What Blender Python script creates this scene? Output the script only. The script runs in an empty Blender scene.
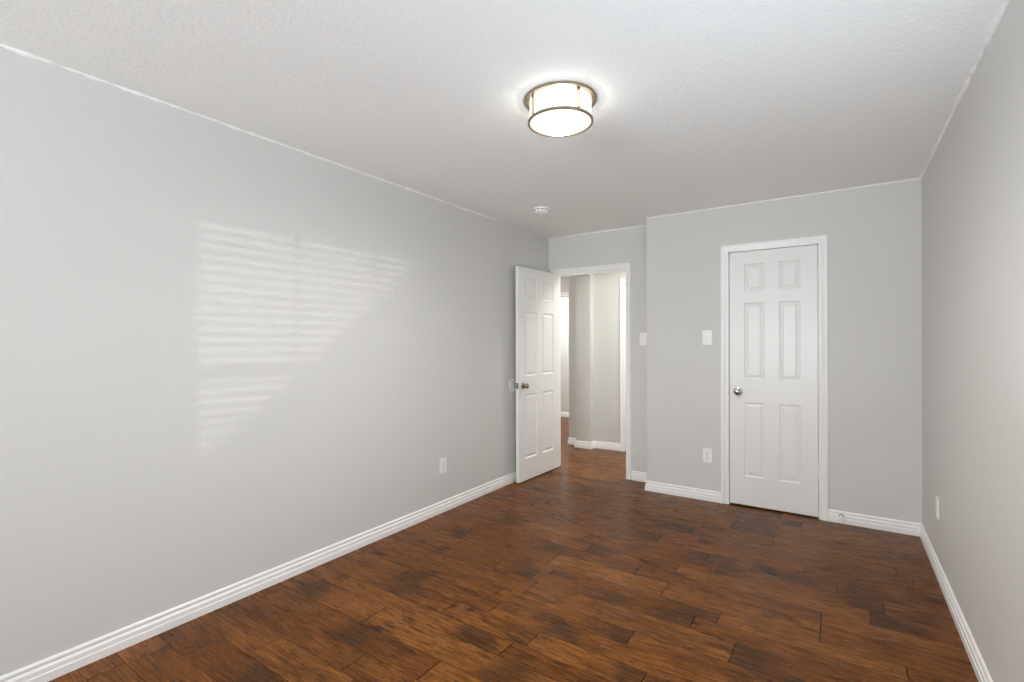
import bpy, bmesh, math, random
from mathutils import Vector, Matrix

S = bpy.context.scene
COL = S.collection
PI = math.pi

# ---------------------------------------------------------------- camera
ZC = 1.3226
cam_d = bpy.data.cameras.new('camera')
cam = bpy.data.objects.new('camera', cam_d)
COL.objects.link(cam)
S.camera = cam
cam_d.sensor_width = 36.0
cam_d.sensor_fit = 'HORIZONTAL'
cam_d.lens = 490.6 * 36 / 1024
cam_d.shift_y = 2.0 / 1024
cam_d.clip_start = 0.02
cam.matrix_world = (Matrix.Translation((0, 0, ZC)) @ Matrix.Rotation(0.5907, 4, 'Z')
                    @ Matrix.Rotation(PI / 2, 4, 'X') @ Matrix.Rotation(-0.0025, 4, 'Z'))

# ---------------------------------------------------------------- view
S.view_settings.view_transform = 'Standard'
S.view_settings.look = 'None'
S.view_settings.gamma = 1
S.view_settings.use_curve_mapping = False
S.view_settings.exposure = 0.28
S.cycles.max_bounces = 10
S.cycles.diffuse_bounces = 8
S.cycles.use_denoising = True
S.cycles.use_adaptive_sampling = False
S.cycles.use_light_tree = True
S.cycles.sample_clamp_indirect = 1.5
S.cycles.caustics_reflective = False
S.cycles.caustics_refractive = False

# ---------------------------------------------------------------- sky
W = bpy.data.worlds.new('sky')
S.world = W
W.use_nodes = True
wn = W.node_tree.nodes
wn['Background'].inputs[0].default_value = (0.72, 0.85, 1.0, 1)
wn['Background'].inputs[1].default_value = 1.0

# ---------------------------------------------------------------- room numbers
XL, XR = -2.600, 0.457          # left and right walls
YC, XC = 4.323, -1.446          # closet wall and its outside corner
YD, YD2 = 4.581, 4.695          # door wall, both faces
YB = -4.30                      # wall behind the camera, set far back to even out the light
H = 2.44
YH = 5.720                      # facing wall of the hall
# window in the right wall, beside the camera
WY0, WY1, WZ0, WZ1 = 0.16, 1.87, 0.78, 2.10

SUN_DY, SUN_DZ = 0.90 / 3.06, -0.13 / 3.06      # travel per metre of -x


def add_light(name, typ, loc, energy, color=(1, 1, 1), rot=(0, 0, 0), size=None, size_y=None, radius=None):
    d = bpy.data.lights.new(name, typ)
    d.energy = energy
    d.color = color
    if typ == 'AREA':
        d.shape = 'RECTANGLE'
        d.size = size
        d.size_y = size_y
    if radius is not None:
        d.shadow_soft_size = radius
    o = bpy.data.objects.new(name, d)
    o.location = loc
    o.rotation_euler = rot
    COL.objects.link(o)
    return o


sun = add_light('sun', 'SUN', (6, -1, 4), 0.50, (1.0, 0.97, 0.93))
sun.data.angle = math.radians(0.62)
sun.rotation_euler = Vector((-1, SUN_DY, SUN_DZ)).to_track_quat('-Z', 'Y').to_euler()
# area lamp for side window daylight, tilted up as added ceiling fill
add_light('side_window_fill', 'AREA', (XR - 0.16, (WY0 + WY1) / 2, 0.92), 17, (0.74, 0.88, 1.0),
          (0, PI / 2 + 0.85, 0), 0.35, 1.6)
# added fill lamp at an unseen rear window, tilted up to even the light
add_light('rear_fill', 'AREA', (-1.05, YB + 0.03, 1.35), 380, (0.88, 0.945, 0.985),
          (PI / 2 + 1.15, 0, 0), 1.7, 1.3)
# hall and far room
add_light('hall_lamp_light', 'AREA', (-1.45, 5.17, H - 0.05), 19, (1.0, 0.97, 0.90), (0, 0, 0), 0.4, 0.4)
add_light('hall_end_fill', 'AREA', (-4.2, 5.6, H - 0.05), 20, (1.0, 0.98, 0.95), (0, 0, 0), 0.4, 0.4)  # added fill to brighten the hall left of the pier, no lamp known there
add_light('far_room_light', 'AREA', (-3.9, 7.0, 2.3), 24, (1.0, 0.99, 0.96), (0, 0, 0), 1.0, 0.4)

# ================================================================ materials
def mat(name, color, rough=0.5, metal=0.0, bump=None, emit=None, spec=0.5, coat=0.0):
    m = bpy.data.materials.new(name)
    m.use_nodes = True
    nt = m.node_tree
    b = nt.nodes['Principled BSDF']
    b.inputs['Base Color'].default_value = (*color, 1)
    b.inputs['Roughness'].default_value = rough
    b.inputs['Metallic'].default_value = metal
    b.inputs['Specular IOR Level'].default_value = spec
    b.inputs['Coat Weight'].default_value = coat
    if emit:
        b.inputs['Emission Color'].default_value = (*emit[0], 1)
        b.inputs['Emission Strength'].default_value = emit[1]
    if bump:
        sc, st, dist, det = bump
        tc = nt.nodes.new('ShaderNodeTexCoord')
        n = nt.nodes.new('ShaderNodeTexNoise')
        n.inputs['Scale'].default_value = sc
        n.inputs['Detail'].default_value = det
        bp = nt.nodes.new('ShaderNodeBump')
        bp.inputs['Strength'].default_value = st
        bp.inputs['Distance'].default_value = dist
        nt.links.new(tc.outputs['Object'], n.inputs['Vector'])
        nt.links.new(n.outputs['Fac'], bp.inputs['Height'])
        nt.links.new(bp.outputs['Normal'], b.inputs['Normal'])
    return m


M_WALL = mat('grey_wall_paint', (0.695, 0.692, 0.678), 0.55, bump=(70, 0.25, 0.004, 3), spec=0.3)
M_HALL = mat('hall_wall_paint', (0.66, 0.66, 0.645), 0.6, bump=(70, 0.2, 0.004, 3), spec=0.3)
M_CEIL = mat('ceiling_texture_paint', (0.935, 0.942, 0.93), 0.85, bump=(60, 0.35, 0.006, 4), spec=0.2)
M_TRIM = mat('white_trim_paint', (0.95, 0.95, 0.94), 0.28, spec=0.5)
M_DOOR = mat('white_door_paint', (0.88, 0.88, 0.87), 0.32, bump=(35, 0.05, 0.002, 2), spec=0.5)
M_PLAST = mat('white_plastic', (0.95, 0.95, 0.94), 0.3)
M_SLOT = mat('dark_slot', (0.03, 0.03, 0.03), 0.6)
M_NICK = mat('brushed_nickel', (0.36, 0.34, 0.31), 0.25, 1.0)
M_BRONZE = mat('aged_nickel_ring', (0.34, 0.28, 0.20), 0.35, 0.9)
M_SHADE = mat('frosted_lit_glass', (0.30, 0.30, 0.29), 0.4, emit=((1.0, 0.97, 0.92), 2.2))
M_SHADE.cycles.emission_sampling = 'NONE'
_n = M_SHADE.node_tree
_mx = _n.nodes.new('ShaderNodeMixShader')
_t = _n.nodes.new('ShaderNodeBsdfTransparent')
_mx.inputs[0].default_value = 0.5
_n.links.new(_n.nodes['Principled BSDF'].outputs[0], _mx.inputs[1])
_n.links.new(_t.outputs[0], _mx.inputs[2])
_n.links.new(_mx.outputs[0], _n.nodes['Material Output'].inputs[0])
M_CAULK = mat('white_caulk', (0.95, 0.95, 0.94), 0.5)
M_CHROME = mat('satin_chrome', (0.50, 0.49, 0.47), 0.18, 1.0)
M_SLAT = mat('white_blind_slat', (0.82, 0.82, 0.80), 0.4)
M_BRICK = mat('block_house_brick', (0.32, 0.20, 0.15), 0.8, bump=(20, 0.4, 0.01, 3))
M_SHING = mat('block_house_shingles', (0.10, 0.095, 0.09), 0.9, bump=(30, 0.5, 0.01, 3))
M_LAWN = mat('lawn_green', (0.10, 0.16, 0.05), 0.9, bump=(40, 0.8, 0.02, 4))
M_SUB = mat('subfloor_dark', (0.012, 0.007, 0.004), 0.9)
M_GLASS = bpy.data.materials.new('window_glass')
M_GLASS.use_nodes = True
_n = M_GLASS.node_tree
_n.nodes.clear()
_o = _n.nodes.new('ShaderNodeOutputMaterial')
_mx = _n.nodes.new('ShaderNodeMixShader')
_t = _n.nodes.new('ShaderNodeBsdfTransparent')
_g = _n.nodes.new('ShaderNodeBsdfGlossy')
_g.inputs['Roughness'].default_value = 0.02
_mx.inputs[0].default_value = 0.08
_n.links.new(_t.outputs[0], _mx.inputs[1])
_n.links.new(_g.outputs[0], _mx.inputs[2])
_n.links.new(_mx.outputs[0], _o.inputs[0])


def wood_material():
    m = bpy.data.materials.new('hand_scraped_hickory')
    m.use_nodes = True
    nt = m.node_tree
    N, L = nt.nodes, nt.links
    b = N['Principled BSDF']

    def node(t, **kw):
        n = N.new(t)
        for k, v in kw.items():
            setattr(n, k, v)
        return n

    def math_(op, a, bb=None, clamp=False):
        n = node('ShaderNodeMath', operation=op)
        n.use_clamp = clamp
        for i, v in enumerate((a, bb)):
            if v is None:
                continue
            if isinstance(v, (int, float)):
                n.inputs[i].default_value = v
            else:
                L.new(v, n.inputs[i])
        return n.outputs[0]

    def ramp(fac, stops, interp='EASE'):
        r = node('ShaderNodeValToRGB')
        r.color_ramp.interpolation = interp
        e = r.color_ramp.elements
        while len(e) < len(stops):
            e.new(0.5)
        for el, (p, c) in zip(e, stops):
            el.position = p
            el.color = (*c, 1) if len(c) == 3 else c
        L.new(fac, r.inputs[0])
        return r.outputs[0]

    def mix(fac, a, c, mode='MIX'):
        n = node('ShaderNodeMix', data_type='RGBA', blend_type=mode)
        for i, v in ((0, fac), (6, a), (7, c)):
            if isinstance(v, (int, float)):
                n.inputs[i].default_value = v
            elif isinstance(v, tuple):
                n.inputs[i].default_value = (*v, 1)
            else:
                L.new(v, n.inputs[i])
        return n.outputs[2]

    at = node('ShaderNodeAttribute', attribute_name='plank')   # r, g random, b dark end amount
    sp = node('ShaderNodeSeparateColor')
    L.new(at.outputs['Color'], sp.inputs[0])
    r1, r2, r3 = sp.outputs
    uv = node('ShaderNodeUVMap', uv_map='plank_uv')            # metres along and across, offset for each plank

    def noise(scx, scy, scale, detail, rough=0.55, dist=0.0):
        mp = node('ShaderNodeMapping')
        mp.inputs['Scale'].default_value = (scx, scy, 1)
        L.new(uv.outputs[0], mp.inputs[0])
        n = node('ShaderNodeTexNoise', noise_dimensions='3D')
        n.inputs['Scale'].default_value = scale
        n.inputs['Detail'].default_value = detail
        n.inputs['Roughness'].default_value = rough
        n.inputs['Distortion'].default_value = dist
        L.new(mp.outputs[0], n.inputs['Vector'])
        return n.outputs['Fac']

    fine = noise(3.0, 60.0, 2.2, 5, 0.65, 0.4)
    grain = noise(1.0, 6.5, 3.0, 6, 0.60, 2.2)
    blotch = noise(1.0, 3.2, 3.2, 4, 0.6, 0.9)
    knots = noise(1.0, 3.4, 2.6, 2, 0.5, 0.5)
    speck = noise(1.0, 3.0, 26.0, 3, 0.6, 0.3)

    base = ramp(r1, [(0.0, (0.138, 0.046, 0.009)), (0.4, (0.166, 0.057, 0.011)),
                     (0.75, (0.188, 0.067, 0.014)), (1.0, (0.222, 0.085, 0.019))], 'LINEAR')
    g = ramp(grain, [(0.33, (0.48, 0.44, 0.42)), (0.45, (0.86, 0.84, 0.82)), (0.56, (1.06, 1.06, 1.06)), (0.72, (1.25, 1.28, 1.32))])
    c = mix(1.0, base, g, 'MULTIPLY')
    f = ramp(fine, [(0.36, (0.74, 0.72, 0.70)), (0.5, (1, 1, 1)), (0.64, (1.14, 1.15, 1.16))])
    c = mix(1.0, c, f, 'MULTIPLY')
    bl = ramp(blotch, [(0.34, (0.50, 0.45, 0.42)), (0.46, (0.94, 0.92, 0.90)), (0.64, (1.10, 1.09, 1.06))])
    c = mix(0.85, c, bl, 'MULTIPLY')
    s = ramp(speck, [(0.34, (0.3, 0.25, 0.22)), (0.46, (1, 1, 1))])
    c = mix(0.75, c, s, 'MULTIPLY')
    k = ramp(knots, [(0.29, (1, 1, 1)), (0.345, (0, 0, 0))])
    c = mix(math_('MULTIPLY', k, 0.8), c, (0.020, 0.010, 0.005))
    # dark heartwood towards one end of some planks: b channel is 0..1 along the plank
    e1 = math_('SUBTRACT', r3, 0.72)
    e1 = math_('ADD', e1, math_('MULTIPLY', math_('SUBTRACT', blotch, 0.5), 0.6))
    e1 = math_('MULTIPLY', e1, 14.0, True)
    on = math_('GREATER_THAN', r2, 0.66)
    c = mix(math_('MULTIPLY', math_('MULTIPLY', e1, on), 0.62), c, (0.042, 0.018, 0.006))
    huv = node('ShaderNodeUVMap', uv_map='heartwood_uv')
    sx = node('ShaderNodeSeparateXYZ')
    L.new(huv.outputs[0], sx.inputs[0])
    dd = math_('SUBTRACT', 1.0, math_('MULTIPLY', math_('ABSOLUTE', sx.outputs[0]), 6.0))
    dd = math_('ADD', dd, math_('MULTIPLY', math_('SUBTRACT', grain, 0.5), 5.0))
    dd = math_('MULTIPLY', math_('SUBTRACT', dd, 0.25), 2.2, True)
    near = math_('LESS_THAN', math_('ABSOLUTE', sx.outputs[0]), 0.5)
    c = mix(math_('MULTIPLY', math_('MULTIPLY', dd, near), 0.72), c, (0.042, 0.018, 0.006))
    c = mix(math_('SUBTRACT', 1.0, at.outputs['Alpha']), c, (0.012, 0.006, 0.003))   # bevelled joints are dark
    L.new(c, b.inputs['Base Color'])
    rg = math_('ADD', 0.20, math_('MULTIPLY', fine, 0.14))
    L.new(rg, b.inputs['Roughness'])
    b.inputs['Specular IOR Level'].default_value = 0.10
    bp = node('ShaderNodeBump')
    bp.inputs['Strength'].default_value = 0.35
    bp.inputs['Distance'].default_value = 0.004
    scr = noise(1.2, 8.0, 2.5, 3, 0.5, 0.6)
    L.new(math_('ADD', math_('MULTIPLY', scr, 0.8), math_('MULTIPLY', fine, 0.25)), bp.inputs['Height'])
    L.new(bp.outputs[0], b.inputs['Normal'])
    return m


M_WOOD = wood_material()

# ================================================================ mesh helpers
def finish(name, bm, m, parent=None, smooth=False, bevel=0.0, seg=2):
    if bevel:
        bmesh.ops.bevel(bm, geom=[e for e in bm.edges if e.is_manifold and e.calc_face_angle(0) > 0.6],
                        offset=bevel, segments=seg, affect='EDGES', profile=0.6)
    bmesh.ops.recalc_face_normals(bm, faces=bm.faces)
    me = bpy.data.meshes.new(name)
    bm.to_mesh(me)
    bm.free()
    me.materials.append(m)
    if smooth:
        for p in me.polygons:
            p.use_smooth = True
        me.set_sharp_from_angle(angle=math.radians(35))
    o = bpy.data.objects.new(name, me)
    COL.objects.link(o)
    if parent:
        o.parent = parent
    return o


def box(bm, x0, x1, y0, y1, z0, z1):
    v = [bm.verts.new(p) for p in ((x0, y0, z0), (x1, y0, z0), (x1, y1, z0), (x0, y1, z0),
                                   (x0, y0, z1), (x1, y0, z1), (x1, y1, z1), (x0, y1, z1))]
    for f in ((3, 2, 1, 0), (4, 5, 6, 7), (0, 1, 5, 4), (1, 2, 6, 5), (2, 3, 7, 6), (3, 0, 4, 7)):
        bm.faces.new([v[i] for i in f])


def lathe(bm, prof, n=40, mtx=None, caps=True):
    """prof: (radius, height) points, spun about local z, then moved by mtx."""
    rings = []
    for r, z in prof:
        ring = []
        for i in range(n):
            a = 2 * PI * i / n
            p = Vector((r * math.cos(a), r * math.sin(a), z))
            ring.append(bm.verts.new(mtx @ p if mtx else p))
        rings.append(ring)
    for a, b in zip(rings, rings[1:]):
        for i in range(n):
            bm.faces.new((a[i], a[(i + 1) % n], b[(i + 1) % n], b[i]))
    if caps:
        bm.faces.new(rings[0][::-1])
        bm.faces.new(rings[-1])


def sweep(bm, prof, pts, closed_ends=True):
    """prof: (out, up) offsets; pts: list of (origin, out_vector, up_vector) stations."""
    rings = [[bm.verts.new(Vector(o) + Vector(u) * a + Vector(w) * b) for a, b in prof] for o, u, w in pts]
    n = len(prof)
    for A, B in zip(rings, rings[1:]):
        for i in range(n):
            bm.faces.new((A[i], A[(i + 1) % n], B[(i + 1) % n], B[i]))
    if closed_ends:
        bm.faces.new(rings[0][::-1])
        bm.faces.new(rings[-1])


def empty(name, loc=(0, 0, 0), rz=0.0):
    o = bpy.data.objects.new(name, None)
    o.empty_display_size = 0.1
    COL.objects.link(o)
    o.location = loc
    o.rotation_euler = (0, 0, rz)
    return o


def tag(o, label, cat, group=None):
    o['label'] = label
    o['category'] = cat
    if group:
        o['group'] = group
    return o


def struct(o, label=None):
    o['kind'] = 'structure'
    if label:
        o['label'] = label
    return o


def sbox(name, boxes, m, label=None):
    bm = bmesh.new()
    for b in boxes:
        box(bm, *b)
    return struct(finish(name, bm, m), label)


# ================================================================ floor
ROWS = [1.26, 1.39, 1.53, 1.69, 1.80, 1.935, 2.06, 2.18, 2.345, 2.455, 2.55, 2.715, 2.84, 2.98, 3.10, 3.24, 3.375, 3.50]
SEAMS = {1.26: [-1.681], 1.53: [-1.896], 1.935: [-2.10], 2.06: [-0.785], 2.18: [-0.389, -1.398],
         2.345: [-1.716, -0.587, -1.452], 2.455: [-0.49, 0.218], 2.55: [-0.081, -0.787], 2.715: [-0.081, -0.988],
         2.84: [-0.80, 0.114], 2.98: [-0.601], 3.24: [-0.18], 3.375: [-0.789, 0.324]}
# a few planks of the photograph: (row, seam at its left end) -> (tone, dark switch)
KNOWN = {(1.26, -1.681): (0.55, 0.2), (1.53, -1.896): (0.9, 0.1), (2.18, -0.389): (0.35, 0.2),
         (2.06, -0.785): (0.7, 0.2), (2.55, -0.787): (0.8, 0.2), (2.84, -0.80): (0.85, 0.1),
         (2.345, -1.716): (0.75, 0.9), (2.55, -0.081): (0.35, 0.2), (1.935, -2.10): (0.35, 0.95)}

# dark heartwood patches of the photographed planks, in metres on the floor
DARK = [(-1.515, 2.395), (-1.28, 2.40), (-0.821, 2.116), (-0.31, 2.265), (-0.603, 2.50), (0.083, 3.16), (-0.19, 3.17),
        (-0.966, 2.392), (-1.064, 2.01), (-0.593, 3.05), (-0.701, 3.197), (-1.065, 3.30), (-2.374, 1.60), (-1.961, 1.848),
        (-1.372, 1.75), (-1.834, 1.45), (-1.528, 2.80), (-1.345, 2.909), (-2.2, 2.62), (-2.05, 3.0), (-2.3, 1.0), (-1.9, 1.1),
        (-1.1, 1.60), (-0.5, 1.85), (0.2, 2.9), (-0.1, 2.1)]


def build_floor():
    rng = random.Random(11)
    rows = list(ROWS)
    y = rows[0]
    while y > YB - 0.1:
        y -= rng.choice((0.115, 0.127, 0.14, 0.155))
        rows.insert(0, round(y, 4))
    y = rows[-1]
    while y < 8.1:
        y += rng.choice((0.115, 0.127, 0.14, 0.155))
        rows.append(round(y, 4))
    bm = bmesh.new()
    uvl = bm.loops.layers.uv.new('plank_uv')
    dkl = bm.loops.layers.uv.new('heartwood_uv')
    cl = bm.loops.layers.float_color.new('plank')
    X0, X1 = -5.0, XR + 0.05
    for y0, y1 in zip(rows, rows[1:]):
        known = sorted(SEAMS.get(y0, []))
        seams = list(known)
        if known:
            x = known[0]
            while x > X0:
                x -= rng.uniform(0.55, 1.25)
                seams.append(x)
            x = known[-1]
            while x < X1:
                x += rng.uniform(0.6, 1.25)
                seams.append(x)
            for a, b in zip(known, known[1:]):
                if b - a > 1.35:
                    seams.append((a + b) / 2 + 0.1)
        else:
            x = X0 - rng.uniform(0, 0.8)
            while x < X1:
                x += rng.uniform(0.45, 1.3)
                seams.append(x)
        seams = [X0] + sorted(s for s in seams if X0 + 0.1 < s < X1 - 0.1) + [X1]
        for a, b in zip(seams, seams[1:]):
            key = min(KNOWN, key=lambda k: abs(k[0] - y0) * 50 + abs(k[1] - a))
            r1, r2 = rng.random(), rng.random()
            if abs(key[0] - y0) < 0.01 and abs(key[1] - a) < 0.02:
                r1, r2 = KNOWN[key]
            flip = rng.random() < 0.4
            r2 *= 0.75
            spot = (50.0, 50.0)
            for qx, qy in DARK:
                if a < qx < b and y0 < qy < y1:
                    spot = (qx, qy)
            ox, oy = rng.uniform(0, 90), rng.uniform(0, 90)
            g, gy, dz = 0.0019, 0.0009, rng.uniform(-0.0002, 0.0002)
            o4 = [(a, y0), (b, y0), (b, y1), (a, y1)]
            i4 = [(a + g, y0 + gy), (b - g, y0 + gy), (b - g, y1 - gy), (a + g, y1 - gy)]
            vo = [bm.verts.new((px, py, -0.0022)) for px, py in o4]
            vi = [bm.verts.new((px, py, dz)) for px, py in i4]
            fs = [bm.faces.new(vi)]
            for i in range(4):
                j = (i + 1) % 4
                fs.append(bm.faces.new((vo[i], vo[j], vi[j], vi[i])))
            for f in fs:
                for lp in f.loops:
                    px, py = lp.vert.co.x, lp.vert.co.y
                    lp[uvl].uv = (px - a + ox, py - y0 + oy)
                    lp[dkl].uv = (px - spot[0], py - spot[1])
                    t = (px - a) / (b - a)
                    lp[cl] = (r1, r2, (1 - t) if flip else t, 1 if f is fs[0] else 0)
    bm.normal_update()
    me = bpy.data.meshes.new('floor')
    for f in bm.faces:
        if f.normal.z < 0:
            f.normal_flip()
    bm.to_mesh(me)
    bm.free()
    me.materials.append(M_WOOD)
    o = bpy.data.objects.new('floor', me)
    COL.objects.link(o)
    struct(o, 'dark brown hand-scraped hardwood plank floor')
    s = sbox('floor_base', [(-5.0, XR + 0.15, YB - 0.15, 8.1, -0.12, -0.003)], M_SUB)
    s.parent = o


build_floor()

# ================================================================ walls and ceiling
T = 0.114
sbox('ceiling', [(-5.0, XR + T, YB - T, 8.1, H, H + 0.12)], M_CEIL, 'white textured ceiling')
sbox('wall_left', [(XL - T, XL, YB - T, YD, 0, H)], M_WALL, 'long grey wall on the left')
sbox('wall_right', [(XR, XR + T, YB - T, WY0, 0, H), (XR, XR + T, WY1, 5.8, 0, H),
                    (XR, XR + T, WY0, WY1, 0, WZ0), (XR, XR + T, WY0, WY1, WZ1, H)], M_WALL, 'grey wall on the right')
# wall behind the camera with the opening of the added window
RX0, RX1, RZ0, RZ1 = -1.95, -0.15, 0.78, 2.10
sbox('wall_rear', [(XL, RX0, YB - T, YB, 0, H), (RX1, XR, YB - T, YB, 0, H),
                   (RX0, RX1, YB - T, YB, 0, RZ0), (RX0, RX1, YB - T, YB, RZ1, H)], M_WALL, 'grey wall behind the camera')
# closet wall with the closet door opening
CX0, CX1, CZ = -0.768, -0.133, 2.064
sbox('wall_closet', [(XC, CX0, YC, YC + T, 0, H), (CX1, XR, YC, YC + T, 0, H), (CX0, CX1, YC, YC + T, CZ, H),
                     (XC, XC + T, YC + T, YD, 0, H)], M_WALL, 'grey closet wall jutting forward beside the doorway')
# door wall with the bedroom door opening
DX0, DX1, DZ = -2.530, -1.727, 2.055
sbox('wall_far', [(-5.0, DX0, YD, YD2, 0, H), (DX1, XR, YD, YD2, 0, H), (DX0, DX1, YD, YD2, DZ, H)],
     M_WALL, 'grey wall around the open doorway')
# hall
HX0, HX1 = -2.24, -1.42   # hall door in the facing wall
sbox('wall_hall', [(-2.945, -2.20, YH, YH + T, 0, H), (-1.40, -1.0, YH, YH + T, 0, H), (-2.20, -1.40, YH, YH + T, 2.04, H),
                   (-2.945, -2.945 + T, YH + T, 6.6, 0, H)], M_HALL, 'grey hall wall seen through the doorway')
sbox('wall_hall_pier', [(-2.790, -2.590, 5.610, YH, 0, H), (-2.790, -2.590, YD2, 5.610, 2.165, H)], M_HALL,
     'shallow grey pier and header crossing the hall')
sbox('wall_hall_end', [(-1.0, -0.9, YD2, YH + T, 0, H)], M_HALL, 'end wall of the hall')
sbox('wall_hall_left', [(-5.1, -5.0, YD, 8.1, 0, H)], M_HALL, 'far left wall beyond the hall')
sbox('wall_passage', [(-5.0, -4.15, 6.6, 6.6 + T, 0, H), (-3.22, -2.945 + T, 6.6, 6.6 + T, 0, H), (-4.15, -3.22, 6.6, 6.6 + T, 2.035, H)],
     M_HALL, 'grey wall with the farthest doorway')
sbox('wall_far_room', [(-5.0, -2.0, 7.80, 7.9, 0, H), (-2.7, -2.6, 6.6 + T, 7.8, 0, H)], M_HALL, 'pale wall of the farthest room')

# ================================================================ trim
BASE = [(0, 0), (0.0155, 0), (0.0155, 0.034), (0.0125, 0.0365), (0.0125, 0.056), (0.0095, 0.0595), (0.0065, 0.066),
        (0.0085, 0.071), (0.0095, 0.077), (0.0075, 0.083), (0.003, 0.0865), (0, 0.0865)]


def baseboard(name, pts, label, m=M_TRIM):
    """pts: corner points on the wall line; the room is on the left of the walking direction."""
    n = len(pts)
    dirs = [(Vector((*pts[i + 1], 0)) - Vector((*pts[i], 0))).normalized() for i in range(n - 1)]
    outs = [Vector((-d.y, d.x, 0)) for d in dirs]
    st = []
    for i, p in enumerate(pts):
        if i == 0:
            o = outs[0]
        elif i == n - 1:
            o = outs[-1]
        else:
            s = outs[i - 1] + outs[i]
            o = s / (s.dot(outs[i]))
        st.append(((p[0], p[1], 0), o, (0, 0, 1)))
    bm = bmesh.new()
    sweep(bm, BASE, st)
    return struct(finish(name, bm, m, smooth=True), label)


# casing: profile across its width (0 = opening side), thickness out of the wall
CAS = [(0, 0), (0, 0.009), (0.006, 0.0115), (0.014, 0.0115), (0.018, 0.0095), (0.034, 0.013), (0.040, 0.0165),
       (0.052, 0.0175), (0.057, 0.015), (0.057, 0)]


def casing(name, x0, x1, z1, y, side, label, w=1.0, bottom=0.0, axis='x', parts='LTR'):
    """U-shaped casing round an opening x0..x1 up to z1 on the wall plane y; side = -1 faces -y."""
    bm = bmesh.new()

    def P(a, z):
        return (a, y, z) if axis == 'x' else (y, a, z)
    out = Vector((0, side, 0)) if axis == 'x' else Vector((side, 0, 0))
    ex = Vector((1, 0, 0)) if axis == 'x' else Vector((0, 1, 0))
    ez = Vector((0, 0, 1))
    prof = [(a * w, b) for a, b in CAS]
    st = [(P(x0, bottom), -ex, out), (P(x0, z1), (-ex + ez), out), (P(x1, z1), (ex + ez), out), (P(x1, bottom), ex, out)]
    sweep(bm, prof, st)
    return struct(finish(name, bm, M_TRIM, smooth=True), label)


def jamb(name, x0, x1, z1, y0, y1, label, stop_y=None, t=0.018):
    b = [(x0 - 0.001, x0 + t, y0, y1, 0, z1), (x1 - t, x1 + 0.001, y0, y1, 0, z1), (x0, x1, y0, y1, z1 - t, z1 + 0.001)]
    if stop_y:
        a, c = stop_y
        b += [(x0 + t, x0 + t + 0.011, a, c, 0, z1 - t), (x1 - t - 0.011, x1 - t, a, c, 0, z1 - t),
              (x0 + t, x1 - t, a, c, z1 - t - 0.011, z1 - t)]
    bm = bmesh.new()
    for q in b:
        box(bm, *q)
    return struct(finish(name, bm, M_TRIM), label)


baseboard('baseboard_left', [(XL, YD - 0.001), (XL, YB)], 'white moulded baseboard along the left wall')
baseboard('baseboard_rear', [(XL, YB), (XR, YB)], 'white baseboard behind the camera')
baseboard('baseboard_right', [(XR, YB), (XR, YC)], 'white moulded baseboard along the right wall')
baseboard('baseboard_closet_right', [(XR, YC), (CX1 + 0.052, YC)], 'white baseboard between closet door and right corner')
baseboard('baseboard_closet_left', [(CX0 - 0.052, YC), (XC, YC), (XC, YD), (DX1 + 0.047, YD)],
          'white baseboard from closet door round the corner to the doorway')
baseboard('baseboard_hall', [(-2.24, YH), (-2.590, YH), (-2.590, 5.610), (-2.790, 5.610), (-2.790, YH), (-2.945, YH), (-2.945, 6.6)],
          'white hall baseboard stepping round the pier')
baseboard('baseboard_far_room', [(-2.7, 7.80), (-5.0, 7.80)], 'white baseboard in the farthest room')

casing('trim_1', CX0 + 0.004, CX1 - 0.004, CZ - 0.004, YC, -1, 'white moulded casing round the closed closet door')
jamb('trim_2', CX0, CX1, CZ, YC - 0.001, YC + T, 'white jamb of the closet door', (YC + 0.038, YC + 0.05), t=0.006)
casing('trim_3', DX0 + 0.004, DX1 - 0.004, DZ - 0.004, YD, -1, 'white moulded casing round the open doorway', w=0.8)
jamb('trim_4', DX0, DX1, DZ, YD - 0.001, YD2 + 0.001, 'white jamb of the open doorway', (YD + 0.038, YD + 0.072), t=0.012)
casing('trim_5', DX0 + 0.004, DX1 - 0.004, DZ - 0.004, YD2, 1, 'white casing on the hall side of the doorway', w=0.9)
casing('trim_6', -2.183, -1.417, 2.042, YH, -1, 'white casing round the hall door')
casing('trim_7', -4.145, -3.225, 2.030, 6.6, -1, 'white casing round the farthest doorway')
jamb('trim_8', -4.15, -3.22, 2.035, 6.598, 6.6 + T + 0.002, 'white jamb of the farthest doorway', t=0.008)


def caulk(name, p0, p1, out, label, seed, r=0.006, amp=0.4, step=0.02):
    """thin uneven bead of white caulk along a wall and ceiling joint."""
    rng = random.Random(seed)
    p0, p1 = Vector(p0), Vector(p1)
    n = max(2, int((p1 - p0).length / step))
    bm = bmesh.new()
    st = []
    out = Vector(out)
    s = 1.0
    for i in range(n + 1):
        s += (1.0 + rng.uniform(-amp, amp) - s) * 0.6
        k = max(0.15, s)
        st.append((p0.lerp(p1, i / n), out * k, Vector((0, 0, -1)) * k))
    sweep(bm, [(0, 0), (r, 0), (r * 0.75, r * 0.75), (0, r)], st)
    return struct(finish(name, bm, M_CAULK, smooth=True), label)


caulk('trim_9', (XC, YC, H), (XR, YC, H), (0, -1, 0), 'thin white caulk line above the closet wall', 3, 0.009, 0.25)
caulk('trim_10', (XL + 0.22, YD, H), (XC, YD, H), (0, -1, 0), 'thin white caulk line above the doorway wall', 4, 0.009, 0.25)
caulk('trim_11', (XL, YB, H), (XL, 3.6, H), (1, 0, 0), 'ragged white paint line where left wall meets ceiling', 5, 0.0095, 0.95)
caulk('trim_12', (XR, YB, H), (XR, YC, H), (-1, 0, 0), 'ragged white paint line where right wall meets ceiling', 6, 0.009, 0.95)

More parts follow.
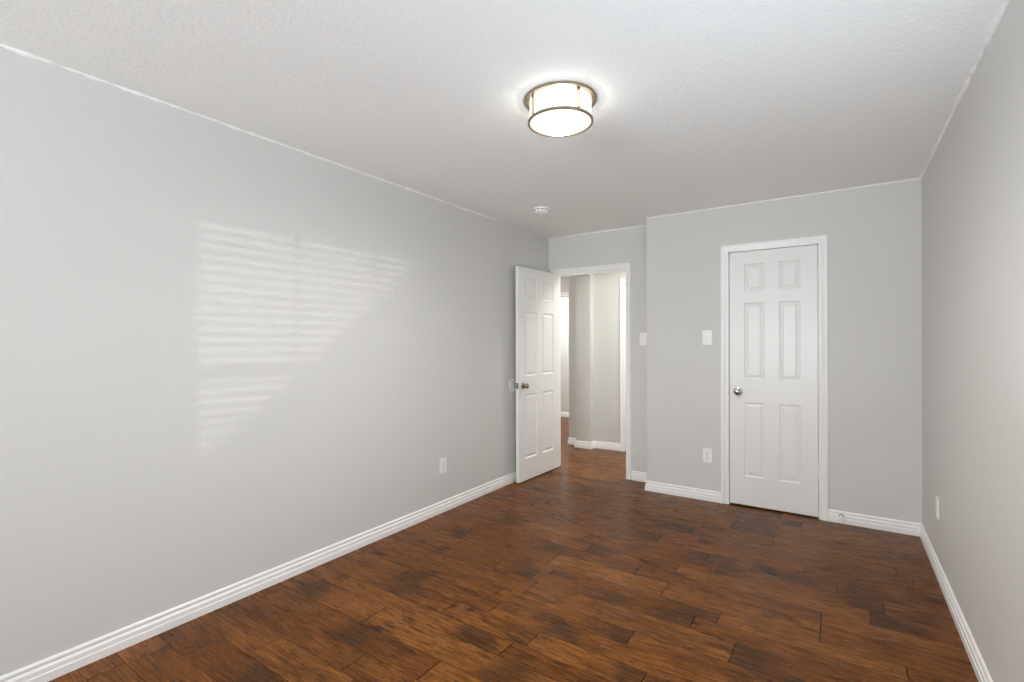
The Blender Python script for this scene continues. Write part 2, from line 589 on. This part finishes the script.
# ================================================================ six panel doors
def door_slab_mesh(w, h, t, cols, rows, deep=1.0):
    """slab with its hinge edge at x=0, bottom z=0, y from 0 to t; cols / rows = panel intervals."""
    bm = bmesh.new()
    RING = [(a, b * deep) for a, b in ((0, 0), (0.004, 0.0045), (0.011, 0.0075), (0.017, 0.0075), (0.034, 0.0022))]

    def face(y, s):
        xs = [0] + [v for c in cols for v in c] + [w]
        zs = [0] + [v for r in rows for v in r] + [h]
        V = {}

        def vert(x, d, z):
            key = (round(x, 5), round(d, 5), round(z, 5))
            if key not in V:
                V[key] = bm.verts.new((x, y + s * d, z))
            return V[key]
        for i in range(len(xs) - 1):
            for j in range(len(zs) - 1):
                a, b, c, d = xs[i], xs[i + 1], zs[j], zs[j + 1]
                if i % 2 == 1 and j % 2 == 1:
                    prev = None
                    for off, dep in RING:
                        q = [vert(a + off, dep, c + off), vert(b - off, dep, c + off), vert(b - off, dep, d - off), vert(a + off, dep, d - off)]
                        if prev:
                            for k in range(4):
                                bm.faces.new((prev[k], prev[(k + 1) % 4], q[(k + 1) % 4], q[k]))
                        prev = q
                    bm.faces.new(prev)
                else:
                    bm.faces.new((vert(a, 0, c), vert(b, 0, c), vert(b, 0, d), vert(a, 0, d)))
        return V, xs, zs
    A, xs, zs = face(0, 1)
    B, _, _ = face(t, -1)

    def k(x, z):
        return (round(x, 5), 0.0, round(z, 5))
    for i in range(len(xs) - 1):
        for z in (0, h):
            bm.faces.new((A[k(xs[i], z)], A[k(xs[i + 1], z)], B[k(xs[i + 1], z)], B[k(xs[i], z)]))
    for j in range(len(zs) - 1):
        for x in (0, w):
            bm.faces.new((A[k(x, zs[j])], A[k(x, zs[j + 1])], B[k(x, zs[j + 1])], B[k(x, zs[j])]))
    return bm


def knob_mesh(side, length=0.058):
    """door knob pointing along local -y for side=-1."""
    bm = bmesh.new()
    m = Matrix.Rotation(PI / 2 if side < 0 else -PI / 2, 4, 'X')
    lathe(bm, [(0.032, 0), (0.033, 0.003), (0.031, 0.007), (0.022, 0.010), (0.0125, 0.012), (0.011, 0.022), (0.013, 0.028),
               (0.021, 0.032), (0.0265, 0.040), (0.0275, 0.047), (0.025, 0.054), (0.018, 0.059), (0.006, 0.061)], 32, m)
    return bm


def hinge_mesh():
    bm = bmesh.new()
    lathe(bm, [(0.003, -0.048), (0.006, -0.0455), (0.006, -0.016), (0.0055, -0.0155), (0.006, -0.015), (0.006, 0.015),
               (0.0055, 0.0155), (0.006, 0.016), (0.006, 0.0455), (0.003, 0.048)], 14)
    return bm


# closet door: closed, knob on the left, hinges on the right (slab local x runs from hinge to the left)
closet = struct(empty('door_2', (-0.1445, YC + 0.005, 0.013), 0), 'closed white six-panel closet door with a nickel knob')
SW = 0.6125
cols = [(0.112, 0.256), (0.357, 0.504)]
rows = [(0.230, 0.828), (1.014, 1.627), (1.720, 1.939)]
bm = door_slab_mesh(SW, 2.040, 0.035, cols, rows)
bmesh.ops.scale(bm, vec=(-1, 1, 1), verts=bm.verts)
finish('door_slab', bm, M_DOOR, closet)
k = finish('door_knob', knob_mesh(-1), M_CHROME, closet, True)
k.location = (-0.550, 0, 0.913)
for z in (0.335, 1.065, 1.828):
    hg = finish('hinge', hinge_mesh(), M_DOOR, closet, True)
    hg.location = (0.0035, -0.007, z)
bm = bmesh.new()
box(bm, -0.6155, -0.6115, -0.0015, 0.02, 0.885, 0.94)
finish('latch_plate', bm, M_BRONZE, closet, bevel=0.0004)

# bedroom door: swung open into the room close to the left wall
ang = math.atan2(-0.755, -0.021)
bed = struct(empty('door_1', (-2.486, 4.612, 0.010), ang), 'open white six-panel door swung back to the left wall')
cols = [(0.125, 0.340), (0.440, 0.655)]
rows = [(0.205, 0.822), (0.995, 1.612), (1.738, 1.935)]
bm = door_slab_mesh(0.760, 2.035, 0.035, cols, rows, 1.5)
bmesh.ops.translate(bm, vec=(0, -0.035, 0), verts=bm.verts)     # room-visible face at local y = 0 side
sl = finish('door_slab', bm, M_DOOR, bed)
# local +y points to the room (+x world): local x -> (-y world), local y -> (+x world)
kb = finish('door_knob', knob_mesh(+1), M_NICK, bed, True)
kb.location = (0.690, 0, 0.908)
kb2 = finish('door_knob', knob_mesh(-1), M_NICK, bed, True)
kb2.location = (0.690, -0.035, 0.908)
bm = bmesh.new()
box(bm, 0.7595, 0.7612, -0.030, -0.005, 0.88, 0.936)
finish('latch_plate', bm, M_NICK, bed, bevel=0.0004)
bm = bmesh.new()
box(bm, 0.761, 0.770, -0.024, -0.011, 0.900, 0.916)
finish('latch_bolt', bm, M_NICK, bed, bevel=0.002)
for z in (0.25, 1.02, 1.80):
    hg = finish('hinge', hinge_mesh(), M_NICK, bed, True)
    hg.location = (-0.006, -0.038, z)

# hall door: closed, behind the right part of the doorway
hd = struct(empty('door_3', (-2.186, YH + 0.006, 0.012), 0), 'closed white door in the hall')
bm = door_slab_mesh(0.772, 2.02, 0.035, [(0.11, 0.335), (0.437, 0.662)], rows)
finish('door_slab', bm, M_DOOR, hd)
k = finish('door_knob', knob_mesh(-1), M_NICK, hd, True)
k.location = (0.70, 0, 0.908)

# ================================================================ wall plates
def plate_mesh(w=0.072, h=0.117, t=0.0055):
    bm = bmesh.new()
    box(bm, -w / 2, w / 2, -t, 0, -h / 2, h / 2)
    return bm


def outlet(loc, rz, label):
    r = tag(empty('wall_outlet', loc, rz), label, 'wall outlet', 'duplex outlets above the baseboards')
    finish('cover_plate', plate_mesh(), M_PLAST, r, bevel=0.002)
    for s in (-1, 1):
        bm = bmesh.new()
        lathe(bm, [(0.0168, 0), (0.0168, 0.0015)], 28, Matrix.Translation((0, -0.0055, s * 0.0195)) @ Matrix.Rotation(PI / 2, 4, 'X') @ Matrix.Diagonal((1, 0.86, 1, 1)))
        rec = finish('receptacle', bm, M_PLAST, r, True)
        bm = bmesh.new()
        for dx in (-0.0062, 0.0062):
            box(bm, dx - 0.0011, dx + 0.0011, -0.0075, -0.0068, s * 0.0195 - 0.0005, s * 0.0195 + 0.0085)
        lathe(bm, [(0.0024, 0), (0.0024, 0.0006)], 12, Matrix.Translation((0, -0.0069, s * 0.0195 - 0.0075)) @ Matrix.Rotation(PI / 2, 4, 'X'))
        finish('socket_slots', bm, M_SLOT, rec)
    bm = bmesh.new()
    lathe(bm, [(0.0032, 0), (0.0028, 0.0012)], 14, Matrix.Translation((0, -0.0054, 0)) @ Matrix.Rotation(PI / 2, 4, 'X'))
    finish('screw', bm, M_CHROME, r, True)
    return r


outlet((XL, 2.898, 0.363), PI / 2, 'white outlet low on the long left wall before the open door')
outlet((-0.930, YC, 0.378), 0, 'white outlet below the toggle switch left of the closet door')
outlet((XR, 3.675, 0.380), -PI / 2, 'white outlet seen edge-on low on the right wall')


def switch(loc, rz, label, kind):
    r = tag(empty('light_switch', loc, rz), label, 'light switch')
    finish('cover_plate', plate_mesh(0.074, 0.120), M_PLAST, r, bevel=0.002)
    bm = bmesh.new()
    if kind == 'toggle':
        box(bm, -0.005, 0.005, -0.0065, -0.005, -0.012, 0.012)
        v = [bm.verts.new(p) for p in ((-0.0035, -0.006, -0.004), (0.0035, -0.006, -0.004), (0.0035, -0.006, 0.006), (-0.0035, -0.006, 0.006),
                                       (-0.003, -0.016, 0.006), (0.003, -0.016, 0.006), (0.003, -0.015, 0.011), (-0.003, -0.015, 0.011))]
        for f in ((3, 2, 1, 0), (4, 5, 6, 7), (0, 1, 5, 4), (1, 2, 6, 5), (2, 3, 7, 6), (3, 0, 4, 7)):
            bm.faces.new([v[i] for i in f])
        finish('toggle', bm, M_PLAST, r)
    else:
        v = [bm.verts.new(p) for p in ((-0.0165, -0.0055, -0.033), (0.0165, -0.0055, -0.033), (0.0165, -0.0055, 0.033), (-0.0165, -0.0055, 0.033),
                                       (-0.0155, -0.0095, -0.032), (0.0155, -0.0095, -0.032), (0.0155, -0.0065, 0.032), (-0.0155, -0.0065, 0.032))]
        for f in ((3, 2, 1, 0), (4, 5, 6, 7), (0, 1, 5, 4), (1, 2, 6, 5), (2, 3, 7, 6), (3, 0, 4, 7)):
            bm.faces.new([v[i] for i in f])
        finish('rocker', bm, M_PLAST, r)
    for s in (-1, 1):
        bm = bmesh.new()
        zz = 0.030 if kind == 'toggle' else 0.048
        lathe(bm, [(0.0030, 0), (0.0026, 0.0012)], 12, Matrix.Translation((0, -0.0054, s * zz)) @ Matrix.Rotation(PI / 2, 4, 'X'))
        finish('screw', bm, M_PLAST, r, True)
    return r


switch((-0.930, YC, 1.364), 0, 'white toggle light switch on the closet wall left of the closet door', 'toggle')
switch((-1.560, YD, 1.357), 0, 'white light switch in the recess right beside the open doorway casing', 'rocker')

# door knob bumper on the left wall
bm = bmesh.new()
lathe(bm, [(0.060, 0), (0.061, 0.003), (0.058, 0.006), (0.050, 0.0065), (0.047, 0.0035), (0.010, 0.0030)], 40,
      Matrix.Translation((XL, 3.885, 0.918)) @ Matrix.Rotation(PI / 2, 4, 'Y'))
tag(finish('wall_bumper', bm, M_PLAST, smooth=True), 'round white knob bumper disc on the left wall behind the open door knob', 'wall bumper')

# door stop on the closet baseboard
ds = tag(empty('door_stop', (0.0, YC - 0.012, 0.053)), 'small door stop peg on the baseboard right of the closet door', 'door stop')
bm = bmesh.new()
lathe(bm, [(0.016, 0), (0.016, 0.003), (0.010, 0.006), (0.006, 0.008), (0.006, 0.020)], 20, Matrix.Rotation(PI / 2, 4, 'X'))
finish('mount', bm, M_NICK, ds, True)
bm = bmesh.new()
lathe(bm, [(0.010, 0.018), (0.0135, 0.021), (0.0135, 0.046), (0.010, 0.052)], 20, Matrix.Rotation(PI / 2, 4, 'X'))
finish('rubber_tip', bm, M_PLAST, ds, True)

# ================================================================ smoke detector
sd = tag(empty('smoke_detector', (-2.068, 3.535, H)), 'small round white smoke detector on the ceiling near the open door', 'smoke detector')
bm = bmesh.new()
lathe(bm, [(0.070, 0.0), (0.071, -0.004), (0.070, -0.012), (0.062, -0.013)], 40)
finish('mounting_ring', bm, M_PLAST, sd, True)
bm = bmesh.new()
lathe(bm, [(0.058, -0.012), (0.060, -0.020), (0.056, -0.031), (0.044, -0.038), (0.020, -0.040), (0.018, -0.037), (0.006, -0.037)], 40)
finish('sensor_cover', bm, M_PLAST, sd, True)
for kk in range(10):
    a = 2 * PI * kk / 10
    bm = bmesh.new()
    box(bm, -0.011, 0.011, 0.0575, 0.0615, -0.0175, -0.0145)
    bmesh.ops.rotate(bm, cent=(0, 0, 0), matrix=Matrix.Rotation(a, 3, 'Z'), verts=bm.verts)
    finish('vent_slot', bm, M_SLOT, sd)

# ================================================================ ceiling lamp
LX, LY = -1.070, 2.000
lamp = tag(empty('ceiling_lamp', (LX, LY, H)), 'round drum ceiling lamp with frosted lit glass and nickel rings', 'ceiling lamp')


def ring_mesh(r0, r1, z0, z1, n=96):
    bm = bmesh.new()
    c = 0.0012
    prof = [(r0, z0 + c), (r0 + c, z0), (r1 - c, z0), (r1, z0 + c), (r1, z1 - c), (r1 - c, z1), (r0 + c, z1), (r0, z1 - c), (r0, z0 + c)]
    rings = []
    for r, z in prof[:-1]:
        rings.append([bm.verts.new((r * math.cos(2 * PI * i / n), r * math.sin(2 * PI * i / n), z)) for i in range(n)])
    for j in range(len(rings)):
        A, B = rings[j], rings[(j + 1) % len(rings)]
        for i in range(n):
            bm.faces.new((A[i], A[(i + 1) % n], B[(i + 1) % n], B[i]))
    return bm


bm = bmesh.new()
lathe(bm, [(0.166, 0.0), (0.166, -0.009), (0.164, -0.011), (0.146, -0.011), (0.144, -0.006), (0.02, -0.006)], 96)
finish('canopy_ring', bm, M_BRONZE, lamp, True)
bm = bmesh.new()
lathe(bm, [(0.140, -0.0075), (0.140, -0.1015), (0.134, -0.1045), (0.05, -0.1055), (0.005, -0.1055)], 96)
finish('glass_shade', bm, M_SHADE, lamp, True)
finish('lower_ring', ring_mesh(0.1390, 0.1500, -0.1095, -0.098), M_BRONZE, lamp, True)
add_light('ceiling_lamp_bulb', 'POINT', (LX, LY, H - 0.055), 3.0, (1.0, 0.96, 0.90), radius=0.0)
dl = add_light('ceiling_lamp_downlight', 'SPOT', (LX, LY, H - 0.1065), 62, (1.0, 0.96, 0.90), radius=0.0)
dl.data.spot_size = math.radians(178)
dl.data.spot_blend = 1.0
# the four slotted posts; angles measured from the direction towards the camera
toward = math.atan2(-LY, -LX)
toward = math.atan2(0 - math.cos(0.5907), math.sin(0.5907))
for kk in range(4):
    a = toward + math.radians(27 + 90 * kk)
    bm = bmesh.new()
    for s in (-1, 1):
        box(bm, 0.1425, 0.1472, s * 0.0055 - 0.0015, s * 0.0055 + 0.0015, -0.100, -0.010)
    box(bm, 0.1425, 0.1467, -0.007, 0.007, -0.0185, -0.010)
    box(bm, 0.1425, 0.1467, -0.007, 0.007, -0.100, -0.0925)
    bmesh.ops.rotate(bm, cent=(0, 0, 0), matrix=Matrix.Rotation(a, 3, 'Z'), verts=bm.verts)
    finish('post', bm, M_BRONZE, lamp)

# ================================================================ windows (beside the camera; the rear one is added for light)
def window(name, w, h, frame_t, label, loc, rz, cols=3):
    """local: x across, y through the wall (0 = room face), z up; origin at lower left of the opening."""
    r = struct(empty(name, loc, rz), label)
    bm = bmesh.new()
    f = 0.045
    y0, y1 = 0.06, 0.10
    box(bm, 0, f, y0, y1, 0, h)
    box(bm, w - f, w, y0, y1, 0, h)
    box(bm, f, w - f, y0, y1, 0, f)
    box(bm, f, w - f, y0, y1, h - f, h)
    mr = h * 0.40
    box(bm, f, w - f, y0, y1, mr - 0.035, mr + 0.035)
    finish('window_frame', bm, M_TRIM, r)
    bm = bmesh.new()
    for i in range(1, cols):
        x = w * i / cols
        box(bm, x - 0.011, x + 0.011, 0.072, 0.088, f, h - f)
    for z in ((mr + h) / 2, mr / 2):
        box(bm, f, w - f, 0.073, 0.087, z - 0.011, z + 0.011)
    finish('muntin', bm, M_TRIM, r)
    bm = bmesh.new()
    box(bm, f, w - f, 0.079, 0.081, f, h - f)
    finish('pane', bm, M_GLASS, r)
    bm = bmesh.new()
    box(bm, -0.03, w + 0.03, -0.03, 0.06, -0.022, 0.0)
    finish('window_sill', bm, M_TRIM, r, bevel=0.003)
    return r


window('window_1', WY1 - WY0, WZ1 - WZ0, 0, 'white gridded window in the right wall beside the camera', (XR, WY1, WZ0), -PI / 2)
window('window_2', RX1 - RX0, RZ1 - RZ0, 0, 'white gridded window added for light behind the camera', (RX1, YB, RZ0), PI)


def blind(w, h, loc, rz, label, tilt):
    r = tag(empty('window_blind', loc, rz), label, 'window blind', 'slatted blinds in the two windows')
    bm = bmesh.new()
    box(bm, 0.01, w - 0.01, 0.004, 0.054, h - 0.045, h - 0.002)
    finish('headrail', bm, M_SLAT, r, bevel=0.002)
    bm = bmesh.new()
    z = 0.05
    ct, st_ = math.cos(tilt), math.sin(tilt)
    while z < h - 0.06:
        pr = []
        for u, vv in ((-0.025, -0.0014), (0.025, -0.0014), (0.025, 0.0014), (-0.025, 0.0014)):
            pr.append((0.03 + u * ct - vv * st_, z + u * st_ + vv * ct))
        v0 = [bm.verts.new((0.012, a, b)) for a, b in pr]
        v1 = [bm.verts.new((w - 0.012, a, b)) for a, b in pr]
        for i in range(4):
            j = (i + 1) % 4
            bm.faces.new((v0[i], v0[j], v1[j], v1[i]))
        bm.faces.new(v0[::-1])
        bm.faces.new(v1)
        z += 0.0515
    finish('slats', bm, M_SLAT, r)
    bm = bmesh.new()
    box(bm, 0.012, w - 0.012, 0.006, 0.054, 0.004, 0.022)
    finish('bottom_rail', bm, M_SLAT, r, bevel=0.002)
    for x in (0.15, w / 2, w - 0.15):
        bm = bmesh.new()
        lathe(bm, [(0.0012, 0.01), (0.0012, h - 0.04)], 6, Matrix.Translation((x, 0.03, 0)))
        finish('cord', bm, M_SLAT, r)
    return r


blind(WY1 - WY0, WZ1 - WZ0, (XR, WY1, WZ0), -PI / 2, 'white slatted blind in the right wall window', math.radians(30))
blind(RX1 - RX0, RZ1 - RZ0, (RX1, YB, RZ0), PI, 'white slatted blind in the added window behind the camera', math.radians(30))

# ================================================================ outside: lawn, and an unseen gable house added to cut the sun diagonally
bm = bmesh.new()
box(bm, -30, 40, -30, 30, -0.9, -0.35)
struct(finish('ground', bm, M_LAWN), 'lawn outside the house')

XN = 4.5
tN = XN - XL


def to_block_house(y, z):
    return y - SUN_DY * tN, z - SUN_DZ * tN


ya, za = to_block_house(1.164, 0.771)
yb, zb = to_block_house(2.577, 1.871)
sl_ = (zb - za) / (yb - ya)
nh = tag(empty('sun_block_house', (XN, ya, -0.35)), 'unseen brick gabled house added outside the side window to block the sun', 'house')
ye = ya - 1.2            # eave
yr = ya + 4.2            # ridge


def zr(y):
    return za + sl_ * (y - ya) + 0.35


bm = bmesh.new()
yl, yr2 = ye + 0.3, 2 * yr - ye - 0.3
pts = [(yl, 0), (yr2, 0), (yr2, zr(yl) - 0.1), (yr, zr(yr) - 0.1), (yl, zr(yl) - 0.1)]
pts = [(a - ya, b) for a, b in pts]
f0 = [bm.verts.new((0.25, a, b)) for a, b in pts]
f1 = [bm.verts.new((8, a, b)) for a, b in pts]
bm.faces.new(f0)
bm.faces.new(f1[::-1])
for i in range(5):
    j = (i + 1) % 5
    bm.faces.new((f0[i], f0[j], f1[j], f1[i]))
finish('walls', bm, M_BRICK, nh)
bm = bmesh.new()
pts = [(ye, zr(ye)), (yr, zr(yr)), (2 * yr - ye, zr(ye)), (2 * yr - ye, zr(ye) - 0.12), (yr, zr(yr) - 0.14), (ye, zr(ye) - 0.12)]
pts = [(a - ya, b) for a, b in pts]
f0 = [bm.verts.new((0, a, b)) for a, b in pts]
f1 = [bm.verts.new((8.3, a, b)) for a, b in pts]
for q in ((0, 1, 4, 5), (1, 2, 3, 4)):
    bm.faces.new([f0[i] for i in q])
    bm.faces.new([f1[i] for i in q][::-1])
for i in range(6):
    j = (i + 1) % 6
    bm.faces.new((f0[i], f0[j], f1[j], f1[i]))
finish('roof', bm, M_SHING, nh)
